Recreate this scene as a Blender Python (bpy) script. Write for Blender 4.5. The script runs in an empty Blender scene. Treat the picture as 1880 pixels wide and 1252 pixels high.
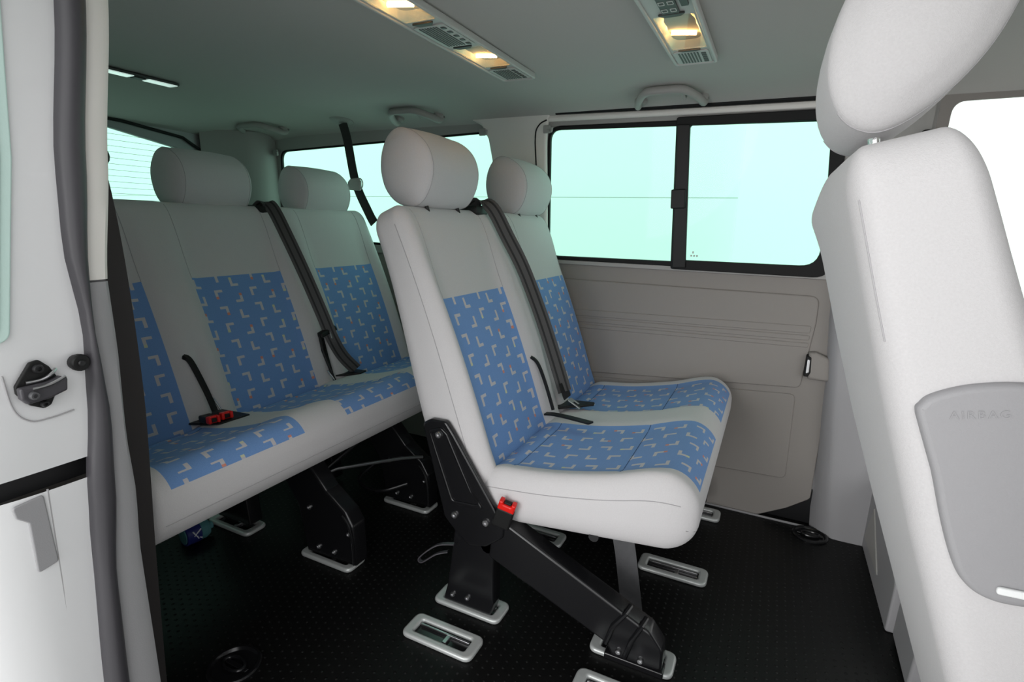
import bpy, math, random
from mathutils import Vector, Matrix
random.seed(4)
C = bpy.context.scene.collection
SC = bpy.context.scene

# ------------------------------------------------------------------ helpers
def lin(c):
    return tuple((x/255/12.92 if x/255 <= .04045 else ((x/255+.055)/1.055)**2.4) for x in c)

class MB:
    """collects geometry in world coordinates and links it as ONE mesh object"""
    def __init__(s): s.v = []; s.f = []; s.uv = {}
    def add(s, vs, fs, uvs=None):
        o = len(s.v); s.v += [Vector(p) for p in vs]
        s.f += [tuple(i+o for i in f) for f in fs]
        if uvs:
            for i, u in enumerate(uvs): s.uv[i+o] = u
        return s
    def build(s, name, mat, parent=None, sharp=35):
        off = Vector((0, 0, 0)); p = parent
        while p is not None: off += p.location; p = p.parent
        me = bpy.data.meshes.new(name)
        me.from_pydata([tuple(p - off) for p in s.v], [], s.f)
        me.validate(); me.update()
        me.polygons.foreach_set('use_smooth', [True]*len(me.polygons))
        if sharp: me.set_sharp_from_angle(angle=math.radians(sharp))
        if s.uv:
            l = me.uv_layers.new(name='UVMap')
            for lp in me.loops: l.data[lp.index].uv = s.uv.get(lp.vertex_index, (0, 0))
        me.materials.append(mat)
        o = bpy.data.objects.new(name, me); C.objects.link(o); o.parent = parent
        return o

def tag(o, label=None, cat=None, group=None, kind=None):
    if label: o['label'] = label
    if cat: o['category'] = cat
    if group: o['group'] = group
    if kind: o['kind'] = kind
    return o
def thing(name, label, cat, loc=(0, 0, 0), group=None):
    o = bpy.data.objects.new(name, None); o.empty_display_size = .05
    C.objects.link(o); o.location = loc
    return tag(o, label, cat, group)
def root_struct(name, loc=(0, 0, 0)):
    o = bpy.data.objects.new(name, None); C.objects.link(o); o.location = loc
    return tag(o, kind='structure')
def copy_tree(o, loc, label=None, parent=None):
    c = o.copy(); C.objects.link(c); c.parent = parent
    if loc is not None: c.location = loc
    if label: c['label'] = label
    for ch in list(o.children): copy_tree(ch, None, None, c)
    return c

def rpoly(pts, r, n=6):
    """2D polygon with rounded corners"""
    out = []; N = len(pts)
    for i in range(N):
        rr = r[i] if isinstance(r, (list, tuple)) else r
        p = Vector(pts[i]); a = Vector(pts[i-1]) - p; b = Vector(pts[(i+1) % N]) - p
        la, lb = a.length, b.length
        if rr <= 0: out.append(tuple(p)); continue
        a.normalize(); b.normalize()
        ang = a.angle(b); d = min(rr/math.tan(ang/2), la*.49, lb*.49)
        p0 = p + a*d; p1 = p + b*d
        for k in range(n+1):
            t = k/n
            q = p0*(1-t)**2 + p*2*t*(1-t) + p1*t*t
            out.append(tuple(q))
    return out
def rrect(x0, y0, x1, y1, r, n=6): return rpoly([(x0, y0), (x1, y0), (x1, y1), (x0, y1)], r, n)

def plate(mb, loops, fn, th=.01, bev=.002, res=3):
    """flat plate with holes; fn maps local (x, y, h) to the world, h from 0 to th"""
    cu = bpy.data.curves.new('c', 'CURVE'); cu.dimensions = '2D'; cu.fill_mode = 'BOTH'
    cu.extrude = max(th/2 - bev, 0); cu.bevel_depth = bev; cu.bevel_resolution = res; cu.offset = -bev
    for lp in loops:
        sp = cu.splines.new('POLY'); sp.points.add(len(lp)-1); sp.use_cyclic_u = True
        for i, p in enumerate(lp): sp.points[i].co = (p[0], p[1], 0, 1)
    ob = bpy.data.objects.new('c', cu); C.objects.link(ob)
    dg = bpy.context.evaluated_depsgraph_get(); dg.update()
    me = bpy.data.meshes.new_from_object(ob.evaluated_get(dg))
    mb.add([fn(v.co.x, v.co.y, v.co.z + th/2) for v in me.vertices], [tuple(p.vertices) for p in me.polygons])
    bpy.data.objects.remove(ob); bpy.data.curves.remove(cu); bpy.data.meshes.remove(me)
    return mb

def sweep(mb, pts, frames, section, closed=False, caps=True):
    n = len(section); vs = []; fs = []
    for p, (S, U) in zip(pts, frames):
        p = Vector(p)
        for a, b in section: vs.append(p + S*a + U*b)
    m = len(pts)
    for i in range(m if closed else m-1):
        for j in range(n):
            k = (j+1) % n; i2 = (i+1) % m
            fs.append((i*n+j, i*n+k, i2*n+k, i2*n+j))
    if caps and not closed:
        fs.append(tuple(range(n-1, -1, -1))); fs.append(tuple((m-1)*n+j for j in range(n)))
    mb.add(vs, fs); return mb
def frames_of(pts, ref, closed=False):
    fr = []; N = len(pts); P = [Vector(p) for p in pts]; ref = Vector(ref)
    for i in range(N):
        a = P[i-1] if (i or closed) else P[0]; b = P[(i+1) % N] if (i < N-1 or closed) else P[-1]
        t = (b-a).normalized()
        S = ref - t*ref.dot(t)
        if S.length < 1e-5: S = t.orthogonal()
        S.normalize(); fr.append((S, t.cross(S).normalized()))
    return fr
def circ(r, n=10, ry=None): return [(r*math.cos(2*math.pi*k/n), (ry or r)*math.sin(2*math.pi*k/n)) for k in range(n)]
def tube(mb, pts, r, ref=(0, 0, 1), n=10, closed=False, ry=None):
    return sweep(mb, pts, frames_of(pts, ref, closed), circ(r, n, ry), closed)
def ribbon(mb, pts, w, th, ref): return sweep(mb, pts, frames_of(pts, ref), [(-w/2, -th/2), (w/2, -th/2), (w/2, th/2), (-w/2, th/2)])
def spline(pts, k=6):
    P = [Vector(p) for p in pts]; out = []
    for i in range(len(P)-1):
        p0 = P[max(i-1, 0)]; p1 = P[i]; p2 = P[i+1]; p3 = P[min(i+2, len(P)-1)]
        for j in range(k):
            t = j/k
            out.append(.5*((2*p1) + (p2-p0)*t + (2*p0-5*p1+4*p2-p3)*t*t + (3*p1-p0-3*p2+p3)*t**3))
    out.append(P[-1]); return out
def box(mb, lo, hi, bev=.003):
    x0, y0, z0 = lo; x1, y1, z1 = hi
    b = min(bev, (x1-x0)*.4, (y1-y0)*.4, (z1-z0)*.4)
    return plate(mb, [rrect(x0, y0, x1, y1, b, 2)], lambda x, y, h: (x, y, z0+h), z1-z0, b*.99, 2)
def lathe(mb, p0, axis, prof, n=20):
    """prof: list of (radius, height along axis)"""
    ax = Vector(axis).normalized(); S = ax.orthogonal().normalized(); U = ax.cross(S); p0 = Vector(p0)
    vs = []; fs = []
    for r, h in prof:
        for k in range(n):
            a = 2*math.pi*k/n; vs.append(p0 + ax*h + S*r*math.cos(a) + U*r*math.sin(a))
    for i in range(len(prof)-1):
        for k in range(n):
            k2 = (k+1) % n; fs.append((i*n+k, i*n+k2, (i+1)*n+k2, (i+1)*n+k))
    fs.append(tuple(range(n-1, -1, -1))); fs.append(tuple((len(prof)-1)*n+k for k in range(n)))
    mb.add(vs, fs); return mb
def bolt(parent, p, axis, r=.009, name='bolt', m='steel'):
    mb = MB(); lathe(mb, p, axis, [(r, 0), (r, .003), (r*.8, .006), (r*.45, .006), (r*.4, .003)], 14)
    return mb.build(name, M[m], parent)

def cuts(h, r, step, extra=()):
    s = [0]
    k = 6
    cs = []
    for i in range(k+1):
        u = math.tan(i/k*math.pi/4)*r
        cs += [-(h-r)-u, (h-r)+u]
    cs = sorted(set(round(c, 6) for c in cs + [e for e in extra if -h < e < h]))
    out = [cs[0]]
    for c in cs[1:]:
        if c - out[-1] < 1e-4: continue
        g = c - out[-1]; m = max(1, math.ceil(g/step - 1e-6))
        b = out[-1]
        out += [b + g*i/m for i in range(1, m+1)]
    return out
class RBox:
    """cube grid mapped on a rounded box and then deformed; faces keep which side they belong to"""
    def __init__(s, h, r, step, deform, extra=((), (), ())):
        s.h, s.r, s.d = h, r, deform
        cu = [cuts(h[i], r[i], step, extra[i]) for i in range(3)]
        s.idx = {}; s.cube = []; s.f = []; s.info = []
        def vid(p):
            k = tuple(round(c, 5) for c in p)
            if k not in s.idx: s.idx[k] = len(s.cube); s.cube.append(k)
            return s.idx[k]
        for ax in range(3):
            b, c = [(1, 2), (2, 0), (0, 1)][ax]
            for sg in (-1, 1):
                for i in range(len(cu[b])-1):
                    for j in range(len(cu[c])-1):
                        q = []
                        for (bi, cj) in ((i, j), (i+1, j), (i+1, j+1), (i, j+1)):
                            p = [0, 0, 0]; p[ax] = sg*h[ax]; p[b] = cu[b][bi]; p[c] = cu[c][cj]
                            q.append(p)
                        ctr = [sum(x[k] for x in q)/4 for k in range(3)]
                        ids = [vid(p) for p in q]
                        if sg < 0: ids.reverse()
                        s.f.append(tuple(ids)); s.info.append((ax, sg, ctr))
        s.v = [s.map(p) for p in s.cube]
    def map(s, p):
        q = [max(-(s.h[i]-s.r[i]), min(s.h[i]-s.r[i], p[i])) for i in range(3)]
        d = [(p[i]-q[i])/s.r[i] for i in range(3)]
        L = math.sqrt(sum(x*x for x in d)) or 1
        return Vector(s.d([q[i] + s.r[i]*d[i]/L for i in range(3)], p))
    def split(s, key, uv=None):
        out = {}
        for f, inf in zip(s.f, s.info):
            k = key(*inf)
            mb, rem = out.setdefault(k, (MB(), {}))
            ids = []
            for i in f:
                if i not in rem:
                    rem[i] = len(mb.v); mb.v.append(s.v[i])
                    if uv: mb.uv[rem[i]] = uv(s.cube[i])
                ids.append(rem[i])
            mb.f.append(tuple(ids))
        return {k: v[0] for k, v in out.items()}
def sstep(a, b, x):
    t = max(0, min(1, (x-a)/(b-a))); return t*t*(3-2*t)

# ------------------------------------------------------------------ materials
M = {}
def mat(name, col, rough=.6, metal=0, spec=.5, bump=None, bscale=400, bstr=.15, var=0, sheen=0, coat=0):
    m = bpy.data.materials.new(name); m.use_nodes = True
    nt = m.node_tree; b = nt.nodes['Principled BSDF']
    b.inputs['Base Color'].default_value = (*col, 1); b.inputs['Roughness'].default_value = rough
    b.inputs['Metallic'].default_value = metal; b.inputs['Specular IOR Level'].default_value = spec
    b.inputs['Sheen Weight'].default_value = sheen; b.inputs['Coat Weight'].default_value = coat
    tc = nt.nodes.new('ShaderNodeTexCoord')
    n = nt.nodes.new('ShaderNodeTexNoise'); n.inputs['Scale'].default_value = bscale; n.inputs['Detail'].default_value = 3
    nt.links.new(tc.outputs['Object'], n.inputs['Vector'])
    bp = nt.nodes.new('ShaderNodeBump'); bp.inputs['Strength'].default_value = bstr; bp.inputs['Distance'].default_value = .001
    nt.links.new(n.outputs['Fac'], bp.inputs['Height']); nt.links.new(bp.outputs['Normal'], b.inputs['Normal'])
    if var:
        n2 = nt.nodes.new('ShaderNodeTexNoise'); n2.inputs['Scale'].default_value = bscale*.5; n2.inputs['Detail'].default_value = 2
        nt.links.new(tc.outputs['Object'], n2.inputs['Vector'])
        mx = nt.nodes.new('ShaderNodeMix'); mx.data_type = 'RGBA'
        mx.inputs[6].default_value = (*[c*(1-var) for c in col], 1); mx.inputs[7].default_value = (*[min(1, c*(1+var)) for c in col], 1)
        nt.links.new(n2.outputs['Fac'], mx.inputs[0]); nt.links.new(mx.outputs[2], b.inputs['Base Color'])
    M[name] = m; return m
mat('fabric_grey', (.58, .565, .57), .95, 0, .15, bscale=900, bstr=.35, var=.06, sheen=.15)
mat('fabric_seam', (.40, .39, .40), .95, 0, .1)
mat('seam_blue', (.05, .10, .22), .9)
mat('panel_grey', (.27, .25, .232), .6, 0, .35, bscale=700, bstr=.25)
mat('pillar_grey', (.32, .315, .325), .5, 0, .4, bscale=700, bstr=.2)
mat('headliner', (.50, .49, .465), .95, 0, .1, bscale=900, bstr=.3, var=.04)
mat('handle_grey', (.36, .35, .335), .5, 0, .4)
mat('trim_light', (.82, .79, .75), .55, 0, .4, bscale=500, bstr=.1)
mat('black_metal', (.008, .008, .009), .22, 0, .5, bscale=60, bstr=.05)
mat('black_satin', (.014, .014, .015), .45, 0, .4)
mat('dark_plate', (.10, .10, .105), .5, .3, .4, bscale=120, bstr=.15, var=.2)
mat('steel', (.55, .55, .56), .3, 1)
mat('chrome', (.85, .85, .85), .12, 1)
mat('anchor_silver', (.56, .58, .57), .38, .35, .5, bscale=300, bstr=.08)
mat('silver_paint', (.86, .86, .87), .33, .2, .5, bscale=900, bstr=.03, coat=.4)
mat('seal_rubber', (.052, .049, .056), .42, 0, .5, bscale=500, bstr=.06)
mat('gasket_black', (.009, .009, .009), .6, 0, .25)
mat('red_plastic', (.72, .012, .008), .35)
mat('black_plastic', (.010, .010, .010), .5, 0, .3)
mat('headrest_post', (.02, .02, .02), .3)
mat('console_grey', (.50, .50, .48), .45, 0, .5)
mat('console_dark', (.045, .047, .045), .5)
mat('teal_cap', (.10, .28, .30), .4)
mat('blue_label', (.02, .03, .18), .4)
mat('white_plastic', (.85, .86, .86), .4)
mat('white_print', (.8, .82, .85), .5)
mat('facade', (.88, .88, .87), .8, bscale=40, bstr=.05); _b = M['facade'].node_tree.nodes['Principled BSDF']; _b.inputs['Emission Color'].default_value = (1, 1, 1, 1); _b.inputs['Emission Strength'].default_value = .58  # emission stands in for sunlight on the wall outside
mat('facade_shade', (.80, .81, .80), .8, bscale=40, bstr=.05); _b = M['facade_shade'].node_tree.nodes['Principled BSDF']; _b.inputs['Emission Color'].default_value = (1, 1, 1, 1); _b.inputs['Emission Strength'].default_value = .52  # duller copy of facade: shading put into the colour, glows as well
mat('facade_line', (.70, .70, .69), .8)
mat('paving', (.62, .62, .60), .9, bscale=30, bstr=.2, var=.08)

# --- little node-expression builder
class N:
    nt = None
    def __init__(s, sock): s.s = sock
    @staticmethod
    def op(o, *a):
        n = N.nt.nodes.new('ShaderNodeMath'); n.operation = o
        for i, x in enumerate(a):
            if isinstance(x, N): N.nt.links.new(x.s, n.inputs[i])
            else: n.inputs[i].default_value = x
        return N(n.outputs[0])
    def __add__(s, o): return N.op('ADD', s, o)
    def __sub__(s, o): return N.op('SUBTRACT', s, o)
    def __mul__(s, o): return N.op('MULTIPLY', s, o)
    def floor(s): return N.op('FLOOR', s)
    def fract(s): return N.op('FRACT', s)
    def abs(s): return N.op('ABSOLUTE', s)
    def lt(s, o): return N.op('LESS_THAN', s, o)
    def gt(s, o): return N.op('GREATER_THAN', s, o)
    def mod2(s): return N.op('FLOORED_MODULO', s, 2.0)
    def max(s, o): return N.op('MAXIMUM', s, o)
    def sign_par(s): return N.op('SUBTRACT', 1.0, s.mod2()*2.0)     # +1 even, -1 odd

def pattern_mat(name, cell, scale_y=1.0):
    m = mat(name, (.10, .215, .53), .95, 0, .15, bscale=900, bstr=.35, sheen=.1)
    nt = m.node_tree; N.nt = nt; b = nt.nodes['Principled BSDF']
    uv = nt.nodes.new('ShaderNodeUVMap'); sp = nt.nodes.new('ShaderNodeSeparateXYZ'); nt.links.new(uv.outputs[0], sp.inputs[0])
    u = N(sp.outputs[0])*(1/cell); v = N(sp.outputs[1])*(1/(cell*1.08*scale_y))
    col = u.floor(); v2 = v + col.mod2()*.30; row = v2.floor()
    fu = u.fract()-.5; fv = v2.fract()-.5
    s = col.sign_par(); rs = row.sign_par()
    ver = ((fu - s*rs*.14).abs().lt(.075))*(fv.abs().lt(.27))
    hor = ((fv - s*.20).abs().lt(.075))*(fu.abs().lt(.215))
    mark = ver.max(hor)
    cb = nt.nodes.new('ShaderNodeCombineXYZ'); nt.links.new(col.s, cb.inputs[0]); nt.links.new(row.s, cb.inputs[1])
    wn = nt.nodes.new('ShaderNodeTexWhiteNoise'); wn.noise_dimensions = '3D'; nt.links.new(cb.outputs[0], wn.inputs[0])
    rnd = N(wn.outputs['Value'])
    tip = ver*((fv + s*.20).abs().lt(.085))
    org = tip*rnd.lt(.3); yel = tip*rnd.gt(.82)
    n = nt.nodes.new('ShaderNodeTexNoise'); n.inputs['Scale'].default_value = 500
    tc = [x for x in nt.nodes if x.type == 'TEX_COORD'][0]; nt.links.new(tc.outputs['Object'], n.inputs['Vector'])
    def mix(f, a, bb):
        x = nt.nodes.new('ShaderNodeMix'); x.data_type = 'RGBA'
        nt.links.new(f.s if isinstance(f, N) else f, x.inputs[0])
        for i, c in ((6, a), (7, bb)):
            if isinstance(c, tuple): x.inputs[i].default_value = (*c, 1)
            else: nt.links.new(c, x.inputs[i])
        return x.outputs[2]
    base = mix(n.outputs['Fac'], (.145, .275, .55), (.19, .345, .65))
    c = mix(mark, base, (.56, .54, .56)); c = mix(org, c, (.66, .27, .20)); c = mix(yel, c, (.60, .62, .42))
    nt.links.new(c, b.inputs['Base Color'])
    return m
pattern_mat('fabric_blue', .064, .80)

def belt_mat():
    m = mat('belt_webbing', (.075, .073, .072), .6, 0, .4)
    nt = m.node_tree; N.nt = nt; b = nt.nodes['Principled BSDF']
    return m
belt_mat()
mat('belt_stripe', (.016, .016, .016), .7)

def floor_mat():
    m = mat('floor_rubber', (.005, .005, .005), .42, 0, .2)
    nt = m.node_tree; N.nt = nt; b = nt.nodes['Principled BSDF']
    tc = [x for x in nt.nodes if x.type == 'TEX_COORD'][0]; bp = [x for x in nt.nodes if x.type == 'BUMP'][0]
    sp = nt.nodes.new('ShaderNodeSeparateXYZ'); nt.links.new(tc.outputs['Object'], sp.inputs[0])
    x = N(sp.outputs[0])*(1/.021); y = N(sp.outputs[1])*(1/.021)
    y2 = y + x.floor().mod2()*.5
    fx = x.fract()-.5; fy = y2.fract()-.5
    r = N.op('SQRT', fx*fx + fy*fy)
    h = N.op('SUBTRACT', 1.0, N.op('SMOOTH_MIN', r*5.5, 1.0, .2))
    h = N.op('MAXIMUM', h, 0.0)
    nz = [n for n in nt.nodes if n.type == 'TEX_NOISE'][0]
    hh = h + N(nz.outputs['Fac'])*.06
    nt.links.new(hh.s, bp.inputs['Height']); bp.inputs['Strength'].default_value = 1; bp.inputs['Distance'].default_value = .0015
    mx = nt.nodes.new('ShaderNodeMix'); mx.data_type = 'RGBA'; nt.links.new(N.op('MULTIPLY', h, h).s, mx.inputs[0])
    mx.inputs[6].default_value = (.005, .005, .005, 1); mx.inputs[7].default_value = (.035, .035, .035, 1); nt.links.new(mx.outputs[2], b.inputs['Base Color'])  # lighter dot tops: highlights on the bumps put into the colour
    return m
floor_mat()

def glass_mat(name, tint, gloss=.06):
    m = bpy.data.materials.new(name); m.use_nodes = True; nt = m.node_tree
    for n in list(nt.nodes): nt.nodes.remove(n)
    out = nt.nodes.new('ShaderNodeOutputMaterial'); t = nt.nodes.new('ShaderNodeBsdfTransparent'); g = nt.nodes.new('ShaderNodeBsdfGlossy')
    t.inputs[0].default_value = (*tint, 1); g.inputs['Roughness'].default_value = .02
    mx = nt.nodes.new('ShaderNodeMixShader'); mx.inputs[0].default_value = gloss
    nt.links.new(t.outputs[0], mx.inputs[1]); nt.links.new(g.outputs[0], mx.inputs[2]); nt.links.new(mx.outputs[0], out.inputs[0])
    M[name] = m; return m
glass_mat('tinted_glass', (.71, .95, .865), .004)
glass_mat('clear_glass', (.93, .97, .95), .04)
glass_mat('lamp_lens', (.92, .95, .92), .06)
def emit(name, col, st):
    m = bpy.data.materials.new(name); m.use_nodes = True; b = m.node_tree.nodes['Principled BSDF']
    b.inputs['Emission Color'].default_value = (*col, 1); b.inputs['Emission Strength'].default_value = st
    b.inputs['Base Color'].default_value = (*col, 1)
    M[name] = m
emit('bulb_warm', (1, .52, .17), 26)
mat('reflector', (.95, .88, .74), .35, .35, bscale=90, bstr=.9)

# ------------------------------------------------------------------ camera
cam = bpy.data.cameras.new('camera'); co = bpy.data.objects.new('camera', cam); C.objects.link(co)
R = Matrix(((0.89749244, -0.11847942, 0.42481755), (0.44019667, 0.18146883, -0.87937248), (0.02709639, 0.97623342, 0.21502115)))
co.matrix_world = Matrix.Translation((0, 0, 1)) @ R.to_4x4()
cam.sensor_width = 36; cam.lens = 978.864*36/1880; cam.clip_start = .01
SC.camera = co

# ------------------------------------------------------------------ light
w = bpy.data.worlds.new('world'); SC.world = w; w.use_nodes = True
bg = w.node_tree.nodes['Background']; bg.inputs[0].default_value = (.97, .99, 1, 1); bg.inputs[1].default_value = .62
def sun(name, d, st, ang, col=(1, 1, 1)):
    l = bpy.data.lights.new(name, 'SUN'); l.energy = st; l.angle = math.radians(ang); l.color = col
    o = bpy.data.objects.new(name, l); C.objects.link(o)
    o.rotation_euler = Vector(d).to_track_quat('-Z', 'Y').to_euler(); return o
sun('day_light', (-.46, .80, -.40), 1.15, 60)
al = bpy.data.lights.new('added_fill', 'AREA'); al.energy = 98; al.size = 2.6; al.shape = 'DISK'  # unseen area light added outside the door to brighten the cabin
ao = bpy.data.objects.new('added_fill', al); C.objects.link(ao); ao.location = (-1.6, -2.8, 1.05)
ao.rotation_euler = (Vector((-.5, 1.4, .85)) - ao.location).to_track_quat('-Z', 'Y').to_euler()
SC.view_settings.view_transform = 'Standard'
SC.view_settings.look = 'None'
SC.view_settings.exposure = .08
SC.cycles.max_bounces = 8; SC.cycles.transparent_max_bounces = 12
SC.cycles.use_denoising = True

# ------------------------------------------------------------------ setting
def lw(x, z, h=0): return Vector((x, 1.957 + .138*z - h*.993, z - h*.12))          # lower left wall, h = towards the cabin
def up(x, z, h=0): return Vector((x, 2.06 - (z-.86)*.11 - h*.994, z - h*.11))      # upper left wall
ZC = 1.437
# floor
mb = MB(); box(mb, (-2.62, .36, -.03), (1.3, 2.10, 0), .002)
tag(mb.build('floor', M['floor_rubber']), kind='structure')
# ceiling (profile across the van, swept along it, dropping to the tailgate)
prof = [(.40, 1.30), (.46, 1.36), (.53, 1.405), (.64, ZC), (1.0, ZC+.004), (1.5, ZC+.002), (1.66, ZC), (1.76, ZC-.001), (1.85, ZC-.006), (1.92, ZC-.016), (1.97, ZC-.03), (2.005, ZC-.05)]
prof = [(p.x, p.y) for p in spline([(a, b, 0) for a, b in prof], 4)]
mb = MB(); xs = [1.3, .6, 0, -.6, -1.2, -1.8, -2.1, -2.3, -2.45, -2.58]; dz = [0, 0, 0, 0, 0, 0, -.004, -.015, -.04, -.085]
vs = []; fs = []; n = len(prof)
for lay in (0, .05):
    for x, d in zip(xs, dz):
        for (y, z) in prof: vs.append((x, y, z + d*(1 if z > 1.38 else .5) + lay))
nx = len(xs)
for i in range(nx-1):
    for j in range(n-1):
        a = i*n+j; fs.append((a, a+1, a+n+1, a+n)); b = a + nx*n; fs.append((b, b+n, b+n+1, b+1))
mb.add(vs, fs); tag(mb.build('ceiling', M['headliner'], None, 0), kind='structure')
# outside
mb = MB(); box(mb, (-14, -14, -.5), (14, 14, -.42)); tag(mb.build('ground', M['paving']), kind='structure')
fw = root_struct('wall_outside', (0, 4.5, 0))
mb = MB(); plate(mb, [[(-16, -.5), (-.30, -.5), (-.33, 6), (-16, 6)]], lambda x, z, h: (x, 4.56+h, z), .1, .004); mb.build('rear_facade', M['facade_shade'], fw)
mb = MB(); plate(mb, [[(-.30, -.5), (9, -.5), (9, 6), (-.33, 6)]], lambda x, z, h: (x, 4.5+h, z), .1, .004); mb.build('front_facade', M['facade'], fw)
mb = MB(); box(mb, (-16, 4.557, 1.236), (-.31, 4.56, 1.242), .0005); mb.build('facade_joint', M['facade_line'], fw)

# left wall
wl = root_struct('wall_left', (-1, 2.0, 0))
mb = MB(); plate(mb, [rpoly([(-2.6, .0), (.05, .004), (.137, .05), (.206, .10), (.222, .86), (-2.6, .86)], [0, .02, .04, .02, 0, 0])], lambda x, z, h: lw(x, z, h-.012), .012, .003)
mb.build('lower_wall', M['panel_grey'], wl)
mb = MB(); plate(mb, [rpoly([(-1.4, .787), (.15, .789), (.150, .70), (.128, .476), (-1.4, .37)], [.02, .03, .1, .02, .02])], lambda x, z, h: lw(x, z, h), .007, .0045, 4)
mb.build('upper_panel', M['panel_grey'], wl)
mb = MB(); plate(mb, [rpoly([(-1.3, .365), (.118, .452), (.122, .155), (-1.3, .11)], .02)], lambda x, z, h: lw(x, z, h), .005, .0035, 4)
mb.build('lower_panel', M['panel_grey'], wl)
mb = MB()
for z0, z1 in ((.664, .690), (.640, .658), (.616, .632)):
    plate(mb, [rpoly([(-1.35, z0-.035), (.136, z0), (.138, z1), (-1.35, z1-.035)], .008)], lambda x, z, h: lw(x, z, h+.004), .007, .0034, 4)
mb.build('panel_rib', M['panel_grey'], wl)
# dark sill behind the chamfer of the wall panel
mb = MB(); box(mb, (-2.6, 1.986, 0), (.6, 2.09, .13), .004); mb.build('sill', M['black_satin'], wl)
mb = MB(); tube(mb, [(-1.2, 1.955, .003), (.3, 1.953, .003)], .004); mb.build('floor_edging', M['pillar_grey'], wl)
# upper wall with two window openings
W1 = rpoly([(-.850, .862), (.158, .862), (.150, 1.10), (.140, 1.358), (-.838, 1.366)], [.05, .06, 0, .05, .05])
W2 = rpoly([(-2.335, .90), (-1.045, .862), (-1.085, 1.362), (-2.29, 1.325)], .05)
mb = MB(); plate(mb, [[(-2.62, .845), (.62, .845), (.62, 1.425), (-2.62, 1.40)], W1, W2, rpoly([(.392, .86), (1.2, .86), (1.2, 1.378), (.396, 1.372)], .06)] if False else
      [[(-2.62, .845), (.375, .845), (.375, 1.425), (-2.62, 1.40)], W1, W2], lambda x, z, h: up(x, z, h-.02), .022, .003)
mb.build('window_surround', M['handle_grey'], wl)
# front part beyond the centre post: above and below the driver window
mb = MB(); plate(mb, [[(.36, .70), (1.3, .70), (1.3, 1.425), (.36, 1.425)], rpoly([(.40, .82), (1.22, .82), (1.22, 1.383), (.402, 1.372)], [.06, .06, .06, .035])], lambda x, z, h: up(x, z, h-.02), .022, .003)
mb.build('front_door_surround', M['panel_grey'], wl)
# light rail above the sliding window, dark gap above it
mb = MB(); tube(mb, [up(-.83, 1.392, .012), up(-.4, 1.388, .012), up(.36, 1.384, .012)], .011, n=10, ry=.008); mb.build('window_rail', M['trim_light'], wl)
mb = MB(); tube(mb, [up(-.80, 1.411, .02), up(-.4, 1.406, .02), up(.36, 1.402, .02)], .008); mb.build('rail_gap', M['gasket_black'], wl)

# window_1 : sliding window in the left wall
w1 = root_struct('window_1', (-.35, 2.03, .86))
inner = rpoly([(-.836, .876), (.140, .882), (.140, 1.0), (.118, 1.336), (-.828, 1.352)], [.04, .06, 0, .04, .04])
mb = MB(); plate(mb, [W1, inner], lambda x, z, h: up(x, z, h-.012), .018, .003); mb.build('window_frame', M['gasket_black'], w1)
mb = MB(); plate(mb, [rpoly([(-.345, .853), (.168, .853), (.166, 1.0), (.150, 1.372), (-.36, 1.372)], [.01, .05, 0, .03, .01]), rpoly([(-.298, .888), (.128, .890), (.132, 1.0), (.106, 1.340), (-.312, 1.343)], [.01, .06, 0, .03, .01])], lambda x, z, h: up(x, z, h+.004), .012, .003)
mb.build('slider_frame', M['gasket_black'], w1)
mb = MB(); plate(mb, [rpoly([(-.338, .86), (-.290, .862), (-.312, 1.346), (-.354, 1.348)], .004)], lambda x, z, h: up(x, z, h+.010), .016, .003); sp_ = mb.build('slider_post', M['black_plastic'], w1)
mb = MB(); plate(mb, [rpoly([(-.356, 1.070), (-.306, 1.072), (-.308, 1.138), (-.358, 1.136)], .006)], lambda x, z, h: up(x, z, h+.02), .016, .004); mb.build('latch', M['black_plastic'], sp_)
mb = MB(); plate(mb, [[(-.85, .862), (-.31, .862), (-.33, 1.366), (-.84, 1.366)]], lambda x, z, h: up(x, z, h-.006), .004, .0005); mb.build('glass', M['tinted_glass'], w1)
mb = MB(); plate(mb, [[(-.305, .866), (.15, .866), (.14, 1.36), (-.32, 1.36)]], lambda x, z, h: up(x, z, h+.006), .004, .0005); gl = mb.build('glass', M['tinted_glass'], w1)
mb = MB()
for i in range(3):
    plate(mb, [rrect(-.278+i*.010, .902, -.272+i*.010, .908, .001)], lambda x, z, h: up(x, z, h+.0105), .0008, .0002)
plate(mb, [rrect(-.272, .913, -.267, .921, .001)], lambda x, z, h: up(x, z, h+.0105), .0008, .0002)
mb.build('glass_stamp', M['console_grey'], gl)
# window_2 : rear side window
w2 = root_struct('window_2', (-1.7, 2.03, .88))
mb = MB(); plate(mb, [W2], lambda x, z, h: up(x, z, h-.012), .004, .0005); mb.build('glass', M['tinted_glass'], w2)
mb = MB(); plate(mb, [W2, rpoly([(-2.325, .91), (-1.055, .872), (-1.093, 1.354), (-2.282, 1.317)], .05)], lambda x, z, h: up(x, z, h-.014), .015, .003); mb.build('window_frame', M['gasket_black'], w2)
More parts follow.
